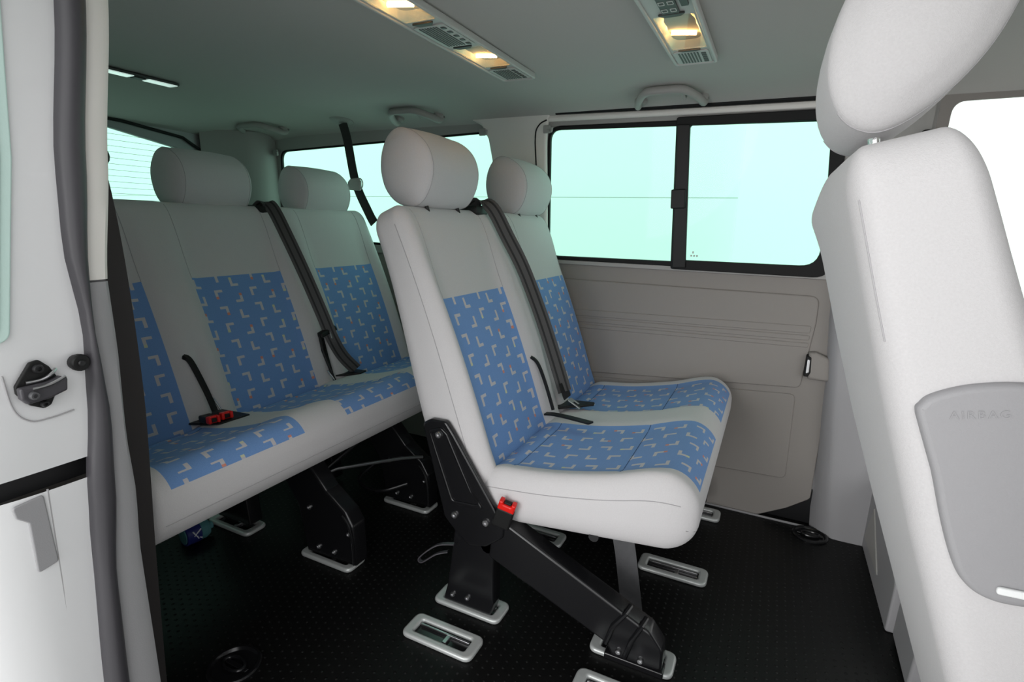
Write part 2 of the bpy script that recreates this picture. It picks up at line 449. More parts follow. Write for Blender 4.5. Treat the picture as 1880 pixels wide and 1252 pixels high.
# window_3 : tailgate window (with heater lines), wall_rear
def rw(y, z, h=0): return Vector((-2.56 + (z-.9)*.08 + h, y, z))
RW = rpoly([(.70, .93), (1.62, .93), (1.672, 1.292), (1.35, 1.345), (1.2, 1.352), (.72, 1.325)], [.08, .08, .05, 0, 0, .08])
wr = root_struct('wall_rear', (-2.5, 1.2, 0))
mb = MB(); plate(mb, [[(.40, 0), (2.06, 0), (2.02, 1.42), (.44, 1.42)], RW], lambda y, z, h: rw(y, z, h-.03), .03, .006); mb.build('tailgate_panel', M['pillar_grey'], wr)
mb = MB(); tube(mb, [rw(.8, 1.385, .012), rw(1.40, 1.374, .012), rw(1.66, 1.345, .012), rw(1.745, 1.30, .012), rw(1.765, 1.24, .012), rw(1.765, 1.0, .012)], .007); mb.build('tailgate_seal', M['gasket_black'], wr)
w3 = root_struct('window_3', (-2.55, 1.2, .9))
mb = MB(); plate(mb, [RW], lambda y, z, h: rw(y, z, h-.02), .004, .0005); gl = mb.build('glass', M['tinted_glass'], w3)
mb = MB()
for i in range(16):
    z = .96 + i*.024
    tube(mb, [rw(.74, z, -.012), rw(1.64, z, -.012)], .0007, n=5)
mb.build('heater_line', M['console_grey'], gl)
# rear corner post trim
mb = MB()
pr = [(-2.53, 1.765), (-2.50, 1.80), (-2.44, 1.86), (-2.39, 1.905), (-2.36, 1.945), (-2.345, 1.985), (-2.34, 2.04)]
pr = [(p.x, p.y) for p in spline([(a, b, 0) for a, b in pr], 3)]
vs = []; fs = []
for k, z in enumerate((.3, .86, 1.1, 1.3, 1.40)):
    for (x, y) in pr: vs.append((x + .06*(z-.9), y - max(0, z-.86)*.06, z))
for i in range(4):
    for j in range(len(pr)-1): a = i*len(pr)+j; fs.append((a, a+1, a+len(pr)+1, a+len(pr)))
mb.add(vs, fs); tag(mb.build('trim_3', M['handle_grey'], None, 0), kind='structure')

# centre post trim on the left wall (light, flared under the headliner)
mb = MB()
o = [(-1.165, 1.412), (-.815, 1.417), (-.828, 1.395), (-.836, 1.36), (-.840, 1.30), (-.838, 1.1), (-.838, .86), (-1.05, .86), (-1.065, 1.1), (-1.078, 1.25), (-1.092, 1.33), (-1.118, 1.38), (-1.155, 1.40)]
plate(mb, [rpoly(o, [.006, .006, .02, .02, .05, 0, .01, .01, 0, .04, .04, .03, .008])], lambda x, z, h: up(x, z, h), .022, .010, 4)
t1_ = mb.build('trim_1', M['trim_light']); tag(t1_, kind='structure')
mb = MB(); tube(mb, spline([up(-.836, 1.388, .0225), up(-.868, 1.372, .0225), up(-.884, 1.33, .0225), up(-.880, 1.2, .0225), up(-.870, 1.0, .0225), up(-.868, .87, .0225)], 5), .0028, n=6); mb.build('trim_gap', M['gasket_black'], t1_)
# front post lower trim (silver-grey) on the left wall
mb = MB()
pz = [0, .1, .3, .5, .72, .855]
vs = []; fs = []
def post(z):
    xl = .268 - (.268-.205)*min(1, z/.75)**.8
    wd = .034 if z < .8 else .03
    base = 1.958 + .122*min(z, .86) - max(0, z-.86)*.11
    sec = [(xl-.052+.03*min(1, z/.5), base+.02), (xl-.030+.012*min(1, z/.5), base-.012), (xl-.006, base-wd+.002), (xl+.012, base-wd-.006), (xl+.04, base-wd-.008), (.42, base-wd-.004), (.46, base-wd+.002)]
    return sec
for z in pz:
    for (x, y) in post(z): vs.append((x, y, z))
n = 7
for i in range(len(pz)-1):
    for j in range(n-1): a = i*n+j; fs.append((a, a+1, a+n+1, a+n))
mb.add(vs, fs); tag(mb.build('trim_2', M['pillar_grey'], None, 40), kind='structure')

# window_4 : driver door window
w4 = root_struct('window_4', (.8, 2.03, .86))
mb = MB(); plate(mb, [rpoly([(.40, .82), (1.22, .82), (1.22, 1.383), (.402, 1.372)], [.06, .06, .06, .035])], lambda x, z, h: up(x, z, h-.012), .004, .0005); mb.build('glass', M['clear_glass'], w4)
mb = MB(); plate(mb, [rpoly([(.345, .845), (.395, .845), (.395, 1.30), (.34, 1.30)], .01)], lambda x, z, h: up(x, z, h+.004), .012, .003); mb.build('door_frame_post', M['gasket_black'], w4)

# ---- near side: rear edge of the sliding-door opening (wall_right)
ZL = [1.50, 1.253, 1.06, .95, .848, .733, .655, .601, .53, .474, .30, .16]
def interp(tab, z):
    tab = sorted(tab)
    if z <= tab[0][0]: return tab[0][1]
    if z >= tab[-1][0]: return tab[-1][1]
    for (a, b), (c, d) in zip(tab, tab[1:]):
        if a <= z <= c: t = (z-a)/(c-a); t = t*t*(3-2*t)*.4 + t*.6; return b + (d-b)*t
SL = [(1.50, .430), (1.253, .405), (1.059, .380), (.95, .375), (.848, .384), (.733, .376), (.616, .361), (.534, .355), (.308, .344), (.1, .336)]
SR = [(1.50, .470), (1.265, .440), (1.062, .415), (.909, .398), (.846, .394), (.78, .399), (.717, .402), (.601, .395), (.474, .380), (.281, .376), (.1, .372)]
TR = [(1.50, .505), (1.276, .472), (1.066, .446), (.907, .426), (.809, .427), (.676, .423), (.586, .426), (.496, .421), (.238, .424), (.05, .424)]
wrt = root_struct('wall_right', (-.9, .4, 0))
zs = [1.5 - i*.035 for i in range(42)]
# painted jamb: main face, with a recessed slot under the striker zone
def jamb(z0, z1, dx, ylo, name, m, dxl=0):
    mb = MB(); vs = []; fs = []
    zz = [z1 - (z1-z0)*i/24 for i in range(25)]
    for z in zz:
        r = interp(SL, z) + .012
        L = ylo(z)
        row = []
        for k in range(9):
            t = k/8
            y = L + (r-L)*t
            row.append((-.836 + dx + dxl*(1-t)**3 - .02*(1-t)**6, y, z))
        vs += row
    for i in range(24):
        for k in range(8): a = i*9+k; fs.append((a, a+1, a+10, a+9))
    mb.add(vs, fs); return mb.build(name, m, wrt, 0)
jamb(.664, 1.5, 0, lambda z: .20, 'jamb_upper', M['silver_paint'])
jamb(.02, .634, .0, lambda z: .20, 'jamb_lower', M['silver_paint'], -.03)
mb = MB(); box(mb, (-.90, .20, .630), (-.858, .38, .68), .002); mb.build('jamb_slot', M['black_satin'], wrt)
mb = MB(); tube(mb, spline([(-.8345, .292, .80), (-.8345, .297, .755), (-.8345, .312, .735), (-.8345, .335, .733), (-.8345, .36, .736)], 6), .0010, n=6); mb.build('jamb_crease', M['fabric_seam'], wrt)
mb = MB(); tube(mb, [(-.838, .318, .636), (-.838, .316, .45), (-.838, .316, .30), (-.838, .318, .1)], .0013, n=6); mb.build('jamb_crease', M['fabric_seam'], wrt)
mb = MB(); plate(mb, [rpoly([(.278, .628), (.312, .632), (.316, .53), (.292, .525), (.292, .60), (.280, .612)], .005)], lambda y, z, h: (-.8385+h, y, z), .004, .0018); mb.build('recess_shade', M['pillar_grey'], wrt)  # flat grey plate, the shade of a recess put into its colour
# opaque pale mint strip at the outer edge of the body
mb = MB(); plate(mb, [rpoly([(.22, .83), (.305, .842), (.337, 1.06), (.352, 1.253), (.37, 1.5), (.22, 1.5)], [.01, .016, 0, 0, 0, 0])], lambda y, z, h: (-.838+h, y, z), .006, .002)
plate(mb, [rpoly([(.222, .835), (.295, .85), (.325, 1.06), (.34, 1.253), (.358, 1.499), (.222, 1.499)], [.01, .016, 0, 0, 0, 0])], lambda y, z, h: (-.833+h, y, z), .003, .001)
mat('edge_mint', (.66, .86, .80), .15); mb.build('edge_strip', M['edge_mint'], wrt)
# rubber seal: bulging strip
mb = MB(); vs = []; fs = []
n = 9
for z in zs:
    a, b = interp(SL, z), interp(SR, z); c = (a+b)/2; hw = (b-a)/2
    for k in range(n):
        th = math.pi*k/(n-1)
        vs.append((-.838 + .020*math.sin(th), c - hw*math.cos(th), z))
for i in range(len(zs)-1):
    for k in range(n-1): q = i*n+k; fs.append((q, q+1, q+n+1, q+n))
mb.add(vs, fs); mb.build('door_seal', M['seal_rubber'], wrt, 0)
# inner trim strip beyond the seal, light above and grey below the joint
def strip(z0, z1, m, name):
    mb = MB(); vs = []; fs = []; zz = [z1 - (z1-z0)*i/26 for i in range(27)]
    for z in zz:
        a, b = interp(SR, z)-.006, interp(TR, z)
        sec = [(-.834, a), (-.832, a + (b-a)*.4), (-.834, a+(b-a)*.8), (-.838, b-.002), (-.848, b), (-.95, b+.012), (-2.5, b+.02)]
        vs += [(x, y, z) for x, y in sec]
    for i in range(26):
        for k in range(6): q = i*7+k; fs.append((q, q+1, q+8, q+7))
    mb.add(vs, fs); return mb.build(name, m, wrt, 30)
strip(.909, 1.45, M['trim_light'], 'pillar_trim')
strip(.0, .906, M['pillar_grey'], 'lower_pillar_trim')
mb = MB(); box(mb, (-2.6, .41, .0), (-.87, .43, .85), .003); mb.build('side_wall', M['panel_grey'], wrt)
# front jamb of the sliding-door opening and the front passenger door, outside the right edge of the view
wf = root_struct('wall_front', (.5, .4, 0))
mb = MB(); box(mb, (.24, .34, 0), (.42, .42, 1.42), .02); mb.build('front_jamb', M['silver_paint'], wf)
mb = MB(); box(mb, (.42, .35, 0), (1.3, .41, .86), .02); mb.build('front_door_panel', M['panel_grey'], wf)
# outer skin of the body behind the opening, and the roof edge over it (left of and above the view)
mb = MB(); plate(mb, [[(-2.6, .02), (-.868, .02), (-.868, 1.42), (-2.6, 1.42)]], lambda x, z, h: (x, .200+h, z), .02, .004); mb.build('body_skin', M['silver_paint'], wrt)
mb = MB(); box(mb, (-2.62, .22, 1.37), (1.3, .44, 1.50), .03); mb.build('roof_edge', M['silver_paint'], wrt)
# door buffer and striker
t = thing('door_buffer', 'round black rubber buffer poking out beside the door seal', 'door buffer', (-.83, .365, .80))
mb = MB(); lathe(mb, (-.836, .370, .801), (1, .1, 0), [(.010, 0), (.0105, .004), (.0115, .006), (.0115, .012), (.010, .014), (.004, .014)], 18); mb.build('buffer_pad', M['black_plastic'], t)
mb = MB(); lathe(mb, (-.821, .371, .801), (1, .1, 0), [(.0045, 0), (.0035, .002), (.001, .002)], 10); mb.build('screw', M['black_satin'], t)
t = thing('door_striker', 'black diamond-shaped latch striker bolted on the silver door jamb', 'door latch', (-.83, .322, .78))
def jp(y, z, h): return (-.834+h, y, z)
mb = MB(); plate(mb, [rpoly([(.300, .785), (.318, .812), (.328, .814), (.338, .803), (.346, .785), (.344, .772), (.334, .752), (.326, .749), (.312, .757), (.300, .775)], .005)], jp, .006, .002); mb.build('striker_plate', M['black_plastic'], t)
mb = MB(); plate(mb, [rpoly([(.300, .784), (.300, .770), (.306, .762), (.330, .764), (.349, .770), (.351, .786), (.344, .790), (.330, .786)], .003)], lambda y, z, h: jp(y, z, h+.006), .012, .003); mb.build('striker_block', M['seal_rubber'], t)
mb = MB(); tube(mb, spline([jp(.310, .788, .009), jp(.325, .789, .011), (-.822, .336, .794), jp(.343, .799, .008)], 5), .0022, n=8)
tube(mb, spline([jp(.312, .781, .019), jp(.33, .783, .02), jp(.348, .789, .018)], 5), .0022, n=8); mb.build('striker_bar', M['steel'], t)
bolt(t, jp(.325, .803, .006), (1, 0, 0), .006, m='black_satin'); bolt(t, jp(.312, .773, .018), (1, 0, 0), .0055, m='dark_plate'); bolt(t, jp(.326, .756, .006), (1, 0, 0), .0045, m='black_satin')
# dark belt hanging behind the near post
t = thing('seat_belt', 'dark brown seat belt hanging down behind the near door post', 'seat belt', (-.95, .50, .0))
mb = MB(); pts = [(-.952, .470, 1.09), (-.95, .479, 1.03), (-.95, .487, .89), (-.95, .489, .70), (-.95, .483, .55), (-.95, .476, .414), (-.95, .467, .188), (-.95, .462, .02)]
ribbon(mb, spline(pts, 5), .046, .004, (0, 1, 0)); mat('belt_brown', (.022, .018, .018), .7); mb.build('webbing', M['belt_brown'], t)
mb = MB(); lathe(mb, (-.965, .492, 1.085), (1, 0, 0), [(.012, 0), (.016, .004), (.016, .014), (.010, .018), (.004, .018)], 16); mb.build('belt_guide', M['black_plastic'], t)

# pedestal of the driver seat and heater box at the front end of the floor
t = thing('seat_pedestal', 'grey plastic driver seat pedestal panel at the front end of the black floor', 'seat base', (.6, 1.7, 0))
mb = MB(); plate(mb, [rpoly([(1.965, 0.0), (1.492, 0.0), (1.50, .13), (1.60, .20), (1.93, .235), (1.96, .22)], [.004, .01, .02, .02, .01, .01])], lambda y, z, h: (.366+.03*z+h, y, z), .5, .006, 3); mb.build('pedestal_shell', M['pillar_grey'], t)
mb = MB(); plate(mb, [[(1.90, .045), (1.67, .052), (1.86, .165)]], lambda y, z, h: (.3655+.03*z-.003+h, y, z), .006, .002); mb.build('recess_panel', M['handle_grey'], t)
mb = MB(); lathe(mb, (.371, 1.925, .242), (-.2, -.1, 1), [(.006, 0), (.006, .012), (.003, .014)], 10); mb.build('cap', M['black_plastic'], t)
t = thing('heater_box', 'low grey plastic box standing just in front of the seat pedestal', 'box', (.5, 1.38, 0))
mb = MB(); plate(mb, [rpoly([(1.477, .012), (1.30, .002), (1.30, .15), (1.44, .16), (1.485, .145)], .014)], lambda y, z, h: (.377+.04*z+h, y, z), .4, .007, 3); mb.build('box_shell', M['pillar_grey'], t)
mb = MB(); lathe(mb, (.385, 1.47, .158), (0, 0, 1), [(.007, 0), (.007, .012), (.003, .014)], 10); mb.build('cap', M['black_plastic'], t)
mb = MB(); box(mb, (.40, 1.02, 0), (.75, 1.29, .045), .006); tag(mb.build('step_mat', M['black_satin']), 'black ribbed rubber step beside the heater box, partly behind the front seat', 'step')

# ------------------------------------------------------------------ floor fittings
def make_anchor(loc, label):
    t = thing('floor_anchor', label, 'floor anchor', loc, 'silver seat anchor frames set in the floor')
    x, y, z = loc
    mb = MB(); plate(mb, [rrect(x-.0985, y-.0405, x+.0985, y+.0405, .022, 8), rrect(x-.073, y-.021, x+.073, y+.021, .006, 4)], lambda a, b, h: (a, b, h), .014, .006, 4); mb.build('rim', M['anchor_silver'], t)
    mb = MB(); plate(mb, [rrect(x-.075, y-.023, x+.075, y+.023, .005, 3)], lambda a, b, h: (a, b, h+.0006), .0015, .0004); mb.build('slot_plate', M['black_metal'], t)
    mb = MB(); box(mb, (x-.07, y+.008, .002), (x+.07, y+.013, .010), .001); box(mb, (x+.008, y-.016, .002), (x+.018, y+.010, .009), .001); mb.build('lock_bar', M['steel'], t)
    return t
AN = [((-.622, .943, 0), 'empty silver floor anchor frame in full view left of the slanted leg'),
      ((-.620, 1.080, 0), 'silver floor anchor frame gripping the rear foot of the double bench'),
      ((-.195, 1.113, 0), 'silver floor anchor frame gripping the slanted front leg of the double bench'),
      ((-.195, .972, 0), 'silver floor anchor frame cut off by the bottom edge of the photo'),
      ((-.165, 1.484, 0), 'silver floor anchor frame on open floor right of the grey upright strut'),
      ((-.165, 1.868, 0), 'silver floor anchor frame near the wall panel, under the double bench front'),
      ((-.600, 1.460, 0), 'silver floor anchor frame in shadow beneath the middle of the double bench'),
      ((-1.092, 1.060, 0), 'silver floor anchor frame under the nearer front foot of the rear bench'),
      ((-1.080, 1.430, 0), 'silver floor anchor frame under the farther front foot of the rear bench'),
      ((-1.500, 1.045, 0), 'silver floor anchor frame far back in the dark under the rear bench')]
a0 = make_anchor(*AN[0])
for loc, lb in AN[1:]: copy_tree(a0, loc, lb)
def ring(loc, label, r):
    x, y, z = loc
    t = thing('floor_cup', label, 'floor fitting', loc, 'round lashing cups in the floor')
    mb = MB(); lathe(mb, loc, (0, 0, 1), [(r, 0), (r, .004), (r*.95, .007), (r*.86, .007), (r*.80, .003), (r*.78, .0012), (.001, .0010)], 32); mb.build('cup', M['black_metal'], t)
    mb = MB(); pts = [(x + r*.5*math.cos(a), y + r*.5*math.sin(a)*.6, .006) for a in [i*2*math.pi/20 for i in range(20)]]
    tube(mb, pts, r*.07, n=8, closed=True); mb.build('lashing_ring', M['black_metal'], t)
    mb = MB(); box(mb, (x-r*.72, y-r*.10, .0015), (x+r*.72, y+r*.10, .007), .002); mb.build('crossbar', M['black_metal'], t)
ring((.215, 1.905, 0), 'round black lashing cup in the floor near the wall and front post', .054)
ring((-.995, .655, 0), 'round black lashing cup in the floor at the bottom left beside the door post', .058)
# small item under the rear bench
t = thing('small_bottle', 'small teal bottle with dark blue end lying under the rear bench', 'bottle', (-1.53, .93, .03))
mb = MB(); lathe(mb, (-1.535, .895, .032), (.15, 1, 0), [(.006, -.01), (.026, -.008), (.032, .0), (.032, .055), (.026, .066), (.012, .072), (.012, .08), (.003, .082)], 20); mb.build('bottle_body', M['teal_cap'], t)
mb = MB(); lathe(mb, (-1.535, .895, .032), (.15, 1, 0), [(.0325, -.006), (.034, -.004), (.034, .035), (.0325, .037)], 20); lb = mb.build('bottle_label', M['blue_label'], t)
mb = MB()
for p in (((-1.502, .900, .05), (-1.500, .915, .022)), ((-1.500, .925, .05), (-1.501, .902, .034)), ((-1.501, .906, .036), (-1.499, .925, .020))): tube(mb, p, .0022, n=6)
mb.build('label_mark', M['white_print'], lb)

# ------------------------------------------------------------------ seats
TL = .417; LN = math.hypot(1, TL)
def back_axes(tilt):
    up_ = Vector((-tilt, 0, 1)).normalized(); nn = Vector((1, 0, tilt)).normalized(); return up_, nn
def headrest(parent, name, base, w, tilt, hh=.096, hd=.064, egg=.35, posts=True, mat_='fabric_grey', post_mat='headrest_post', plen=.07, pz=None):
    """base = centre of the headrest"""
    ua, na = back_axes(tilt); c = Vector(base)
    H = (w/2, hh, hd); Rr = (.030, hh*.95, hd*.97)
    def df(p, q):
        a, b, n = p
        t = b/hh
        wn_ = n/hd; n2 = n*(1 - .10*t*t) + .010*t*max(0, -wn_) - .006*t*t*max(0, wn_)
        n2 += -.02*egg*(t*t)*max(0, wn_)
        k = abs(a)/(w/2)
        bulge = 1 + .07*(1-k*k)
        e = .0035*max(0, 1-(b/hh)**2-(n/hd)**2)*(1 if k > .92 else 0)
        return c + Vector((0, 1, 0))*(a + math.copysign(e, a)) + ua*b*bulge + na*n2*bulge
    rb = RBox(H, Rr, .02, df)
    o = rb.split(lambda *a: 'all')['all'].build(name, M[mat_], parent, 0)
    for sg in (-1, 1):      # seam round the side panel
        mb = MB(); pts = []
        lp = []
        for k in range(48):
            a = math.radians(-25 + 230*k/47)
            cx, cy = math.cos(a), math.sin(a); m = max(abs(cx), abs(cy)); lp.append((cx/m*hh, cy/m*hd))
        for (b, n) in lp: pts.append(rb.map((sg*(w/2-.0290), b, n)))
        tube(mb, pts, .0009, n=5, ref=(0, 1, 0)); mb.build('seam', M['fabric_seam'], o)
    if posts:
        for s in (-.075, .075):
            mb = MB(); pa = c + Vector((0, s*w/.28, 0)) - ua*(hh*.8); pb = pa + (Vector((.012, 0, pz-pa.z)) if pz else -ua*(hh*.2+plen)); tube(mb, [pa, pb], .0055); mb.build('post', M[post_mat], o)
    return o

def bench(root, y0, y1, xb, xf, seats, y1c=None, seatc=None, lift=0):
    """xb: x of the backrest crest at z=.44, xf: x of the cushion front; seats: (insert centre, half width)"""
    ua, na = back_axes(TL)
    yc = (y0+y1)/2; W = (y1-y0)/2
    # ---- backrest
    T0, T1 = -.09, .660
    th = (T1-T0)/2; tm = (T0+T1)/2; hn = .08
    org = Vector((xb, yc, .44))
    def D(t): return .172 - .062*sstep(0, .62, t)
    def contour(y, t):
        d = 0
        for (c, hw) in seats:
            a = abs(y-c)
            d = max(d, 1 - sstep(hw*.86, hw*1.22, a))
        f = 1 - .75*sstep(.42, .60, t)
        return -.026*d*f
    mids = [(seats[i][0]+seats[i+1][0])/2 for i in range(len(seats)-1)]
    def df(p, q):
        a, b, n = p
        t = b + tm; y = yc + a
        s = (n + hn)/(2*hn)              # 0 back, 1 front
        f = contour(y, t)*sstep(.55, .95, s)
        for m in mids:                   # crease between neighbouring seats low down
            f -= .014*math.exp(-((y-m)/.010)**2)*(1-sstep(.10, .22, t))*sstep(.55, .95, s)
        f += .012*math.sin(max(0, min(1, t/.62))*math.pi)*s
        nn = -(1-s)*D(t) + f
        return org + Vector((0, 1, 0))*a + ua*t + na*nn
    tb, tt = -.03, .405
    ex_a = []
    for (c, hw) in seats: ex_a += [c-hw-yc, c+hw-yc]
    for m in mids: ex_a += [m-yc-.012, m-yc, m-yc+.012]
    rb = RBox((W, th, hn), (.040, .055, .052), .022, df, (ex_a, (tt-tm,), ()))
    def key(ax, sg, c):
        if ax == 2 and sg > 0 and c[1]+tm < tt:
            for i, (cc, hw) in enumerate(seats):
                if abs(c[0]+yc-cc) < hw: return i
        return 'b'
    parts = rb.split(key, uv=lambda q: (q[0]+5, q[1]+5))
    bk = parts['b'].build('backrest', M['fabric_grey'], root, 0)
    for i in range(len(seats)):
        if i in parts: tag(parts[i].build('back_insert', M['fabric_blue'], bk, 0), 'blue patterned backrest insert')
    # seams: side panel seam and vertical flutes above the inserts
    mb = MB()
    for sg in (-1, 1):
        mb = MB(); tube(mb, [rb.map((sg*W, -th+.02+(2*th-.07)*k/30, .035)) for k in range(31)], .0011, n=5); mb.build('seam', M['fabric_seam'], bk)
    for (c, hw) in seats:
        for s in (-1, 1):
            mb = MB(); tube(mb, [rb.map((c+s*hw-yc, tt-tm+(th-tt+tm)*k/14, hn)) for k in range(15)], .0011, n=5); mb.build('seam', M['fabric_seam'], bk)
    # ---- cushion
    if y1c: yc = (y0+y1c)/2; W = (y1c-y0)/2
    seats = seatc or seats
    xr = xb - .035; X = (xf-xr)/2; xc = (xf+xr)/2; hz = .083
    def ztop(x):
        t = (x-xr)/(xf-xr)
        return .408 + lift*t + .080*t + .016*math.exp(-((t-.83)/.14)**2) - .010*math.exp(-((t-.35)/.25)**2)
    def zbot(x):
        t = (x-xr)/(xf-xr); return .265 + .055*t + lift*1.6*t
    def cc(y):
        d = 0
        for (c, hw) in seats: d = max(d, 1 - sstep(hw*.8, hw*1.15, abs(y-c)))
        return d
    def dfc(p, q):
        a, b, n = p
        x = xc + b; y = yc + a; s = (n+hz)/(2*hz)
        t = (x-xr)/(xf-xr)
        z = zbot(x) + (ztop(x)-zbot(x))*s - .010*cc(y)*sstep(.6, 1, s)*(1-sstep(.75, .95, t))
        for ts in (.16, .66):
            z -= .005*math.exp(-((t-ts)/.012)**2)*cc(y)*sstep(.7, 1, s)
        return Vector((x, y, z))
    ex = []
    for (c, hw) in seats: ex += [c-hw-yc, c+hw-yc]
    tx = [xr + .16*(xf-xr) - xc, xr + .66*(xf-xr) - xc]
    rc = RBox((W, X, hz), (.035, .075, .072), .02, dfc, (ex, [v+d for v in tx for d in (-.008, 0, .008)], (.046,)))
    def keyc(ax, sg, c):
        if (ax == 2 and sg > 0) or (ax == 1 and sg > 0 and c[2] > .046):
            for i, (cc_, hw) in enumerate(seats):
                if abs(c[0]+yc-cc_) < hw: return i
        return 'b'
    def uvc(q):
        v = q[1] + (hz - q[2] if q[1] >= X-1e-4 else 0)
        return (q[0]+5, v+5)
    pc = rc.split(keyc, uv=uvc)
    cu = pc['b'].build('cushion', M['fabric_grey'], root, 0)
    for i in range(len(seats)):
        if i in pc: tag(pc[i].build('seat_insert', M['fabric_blue'], cu, 0), 'blue patterned seat insert')
    mb = MB()
    for sg in (-1, 1):
        mb = MB(); tube(mb, [rc.map((sg*W, -X+.03+(2*X-.06)*k/30, hz*.38)) for k in range(31)], .0011, n=5); mb.build('seam', M['fabric_seam'], cu)
    for (c, hw) in seats:
        for xx in tx:
            mb = MB(); tube(mb, [rc.map((c-hw-yc + 2*hw*k/20, xx, hz)) for k in range(21)], .0013, n=5); mb.build('seam', M['seam_blue'], cu)
    mb = MB(); tube(mb, [rc.map((-W + 2*W*k/40, X, -.03)) for k in range(41)], .0012, n=5)
    mb.build('seam', M['fabric_seam'], cu)
    return rb, rc

# ---- middle double bench
y0, y1 = 1.062, 1.998
S2 = [(1.285, .165), (1.822, .160)]
b2 = thing('double_bench_seat', 'grey double bench seat with blue patterned inserts in the middle of the van', 'bench seat', (-.4, 1.5, 0))
rb, rc = bench(b2, y0, y1, -.575, -.078, S2, 1.972, [(1.285, .165), (1.748, .157)])
headrest(b2, 'headrest', (-.880, 1.283, 1.135), .285, .36, hh=.098, hd=.080)
headrest(b2, 'headrest', (-.878, 1.848, 1.130), .285, .36, hh=.098, hd=.078)

def xz(y, sgn=1):       # side plates: local (x, z) on a plane of constant y
    return lambda a, b, h: (a, y + sgn*h, b)
def side_gear(root, y, sgn, full=True):
    """black bracket, rear foot and slanted front leg; y outer face, grows to sgn*y"""
    mb = MB(); o = [(-.748, .505), (-.722, .520), (-.678, .521), (-.655, .492), (-.512, .285), (-.514, .252), (-.560, .214), (-.610, .202), (-.650, .232), (-.682, .262)]
    plate(mb, [rpoly(o, .016)], xz(y, sgn), .018, .005, 3); br = mb.build('side_bracket', M['black_metal'], root)
    if full:
        mb = MB(); o2 = [(-.728, .492), (-.690, .505), (-.672, .492), (-.600, .350), (-.560, .312), (-.662, .308)]
        plate(mb, [rpoly(o2, .012), rpoly([(-.720, .484), (-.692, .494), (-.678, .484), (-.606, .352), (-.574, .324), (-.655, .318)], .010)], xz(y-.004, sgn), .008, .003, 3)
        mb.build('pressed_rib', M['black_metal'], br)
        for (x, z) in ((-.697, .484), (-.650, .278), (-.560, .282)): bolt(br, (x, y, z), (0, -1, 0), .0095)
    # rear foot
    mb = MB(); o = [(-.655, .24), (-.545, .24), (-.540, .05), (-.548, .016), (-.690, .016), (-.678, .06)]
    plate(mb, [rpoly(o, .006)], xz(y+.008*sgn, sgn), .042, .004, 2); f = mb.build('rear_foot', M['black_metal'], root)
    if full:
        bolt(f, (-.660, y+.008, .040), (0, -1, 0), .007); bolt(f, (-.615, y+.008, .045), (0, -1, 0), .007)
    # front leg
    mb = MB(); o = [(-.548, .262), (-.518, .288), (-.500, .286), (-.20, .150), (-.150, .128), (-.120, .090), (-.118, .040), (-.23, .034), (-.245, .062), (-.556, .186)]
    plate(mb, [rpoly(o, [.01, .01, .01, .02, .02, .02, .01, .01, .01, .01])], xz(y+.006*sgn, sgn), .052, .006, 3); l = mb.build('front_leg', M['black_metal'], root)
    if full:
        mb = MB()
        for (a, b) in (((-.245, .066), (-.205, .158)), ((-.200, .045), (-.168, .140))):
            tube(mb, [(a[0], y+.004, a[1]), (a[0]+.012, y+.001, (a[1]+b[1])/2), (b[0], y+.006, b[1]), (b[0]+.004, y+.03, b[1]+.004)], .006, n=8)
        mb.build('leg_rib', M['black_metal'], l)
        bolt(l, (-.215, y+.006, .055), (0, -1, 0), .007); bolt(l, (-.165, y+.006, .052), (0, -1, 0), .007)
        mb = MB(); plate(mb, [rpoly([(-.25, .030), (-.115, .030), (-.115, .014), (-.25, .014)], .003)], xz(y+.014, 1), .036, .003, 2); mb.build('claw', M['black_metal'], l)
side_gear(b2, 1.042, 1)
side_gear(b2, 1.87, 1, False)
mb = MB(); ribbon(mb, [(-.285, 1.235, .31), (-.255, 1.228, .19), (-.216, 1.205, .012)], .052, .008, (1, .25, .3)); mb.build('strut', M['dark_plate'], b2)
mb = MB(); tube(mb, [(-.56, 1.05, .21), (-.56, 1.90, .21)], .018); tube(mb, [(-.30, 1.08, .30), (-.30, 1.95, .30)], .012); mb.build('cross_tube', M['black_satin'], b2)
mb = MB(); box(mb, (-.58, 1.12, .285), (-.25, 1.90, .31), .01); mb.build('seat_pan', M['black_satin'], b2)
# pull loop by the rear foot
mb = MB(); ribbon(mb, spline([(-.648, 1.035, .200), (-.690, 1.02, .192), (-.735, 1.01, .150), (-.728, 1.01, .138), (-.690, 1.018, .168), (-.664, 1.03, .176)], 6), .010, .003, (0, 1, 0)); mb.build('pull_loop', M['seal_rubber'], b2)
# buckle at the side of the cushion
def buckle(parent, c, d, up_, w=.036, L=.075):
    """d: direction of the buckle mouth, up_: broad-face normal"""
    d = Vector(d).normalized(); nn = Vector(up_); nn = (nn - d*nn.dot(d)).normalized(); s = d.cross(nn); c = Vector(c)
    fn = lambda a, b, h: c + s*a + d*b + nn*(h-.009)
    mb = MB(); plate(mb, [rrect(-w/2, -L/2, w/2, L*.22, .005)], fn, .020, .005, 3); o = mb.build('buckle', M['black_plastic'], parent)
    mb = MB(); plate(mb, [rpoly([(-w/2+.001, L*.18), (w/2-.001, L*.18), (w/2-.001, L*.5), (w*.24, L*.5), (w*.22, L*.40), (-w*.22, L*.40), (-w*.24, L*.5), (-w/2+.001, L*.5)], .003)], lambda a, b, h: c + s*a + d*b + nn*(h-.0095), .021, .004, 3)
    tag(mb.build('release_button', M['red_plastic'], o), 'red release button')
    mb = MB(); plate(mb, [rrect(-w*.20, L*.39, w*.20, L*.47, .002)], lambda a, b, h: c + s*a + d*b + nn*(h-.006), .012, .002); mb.build('buckle_slot', M['black_plastic'], o)
    return o
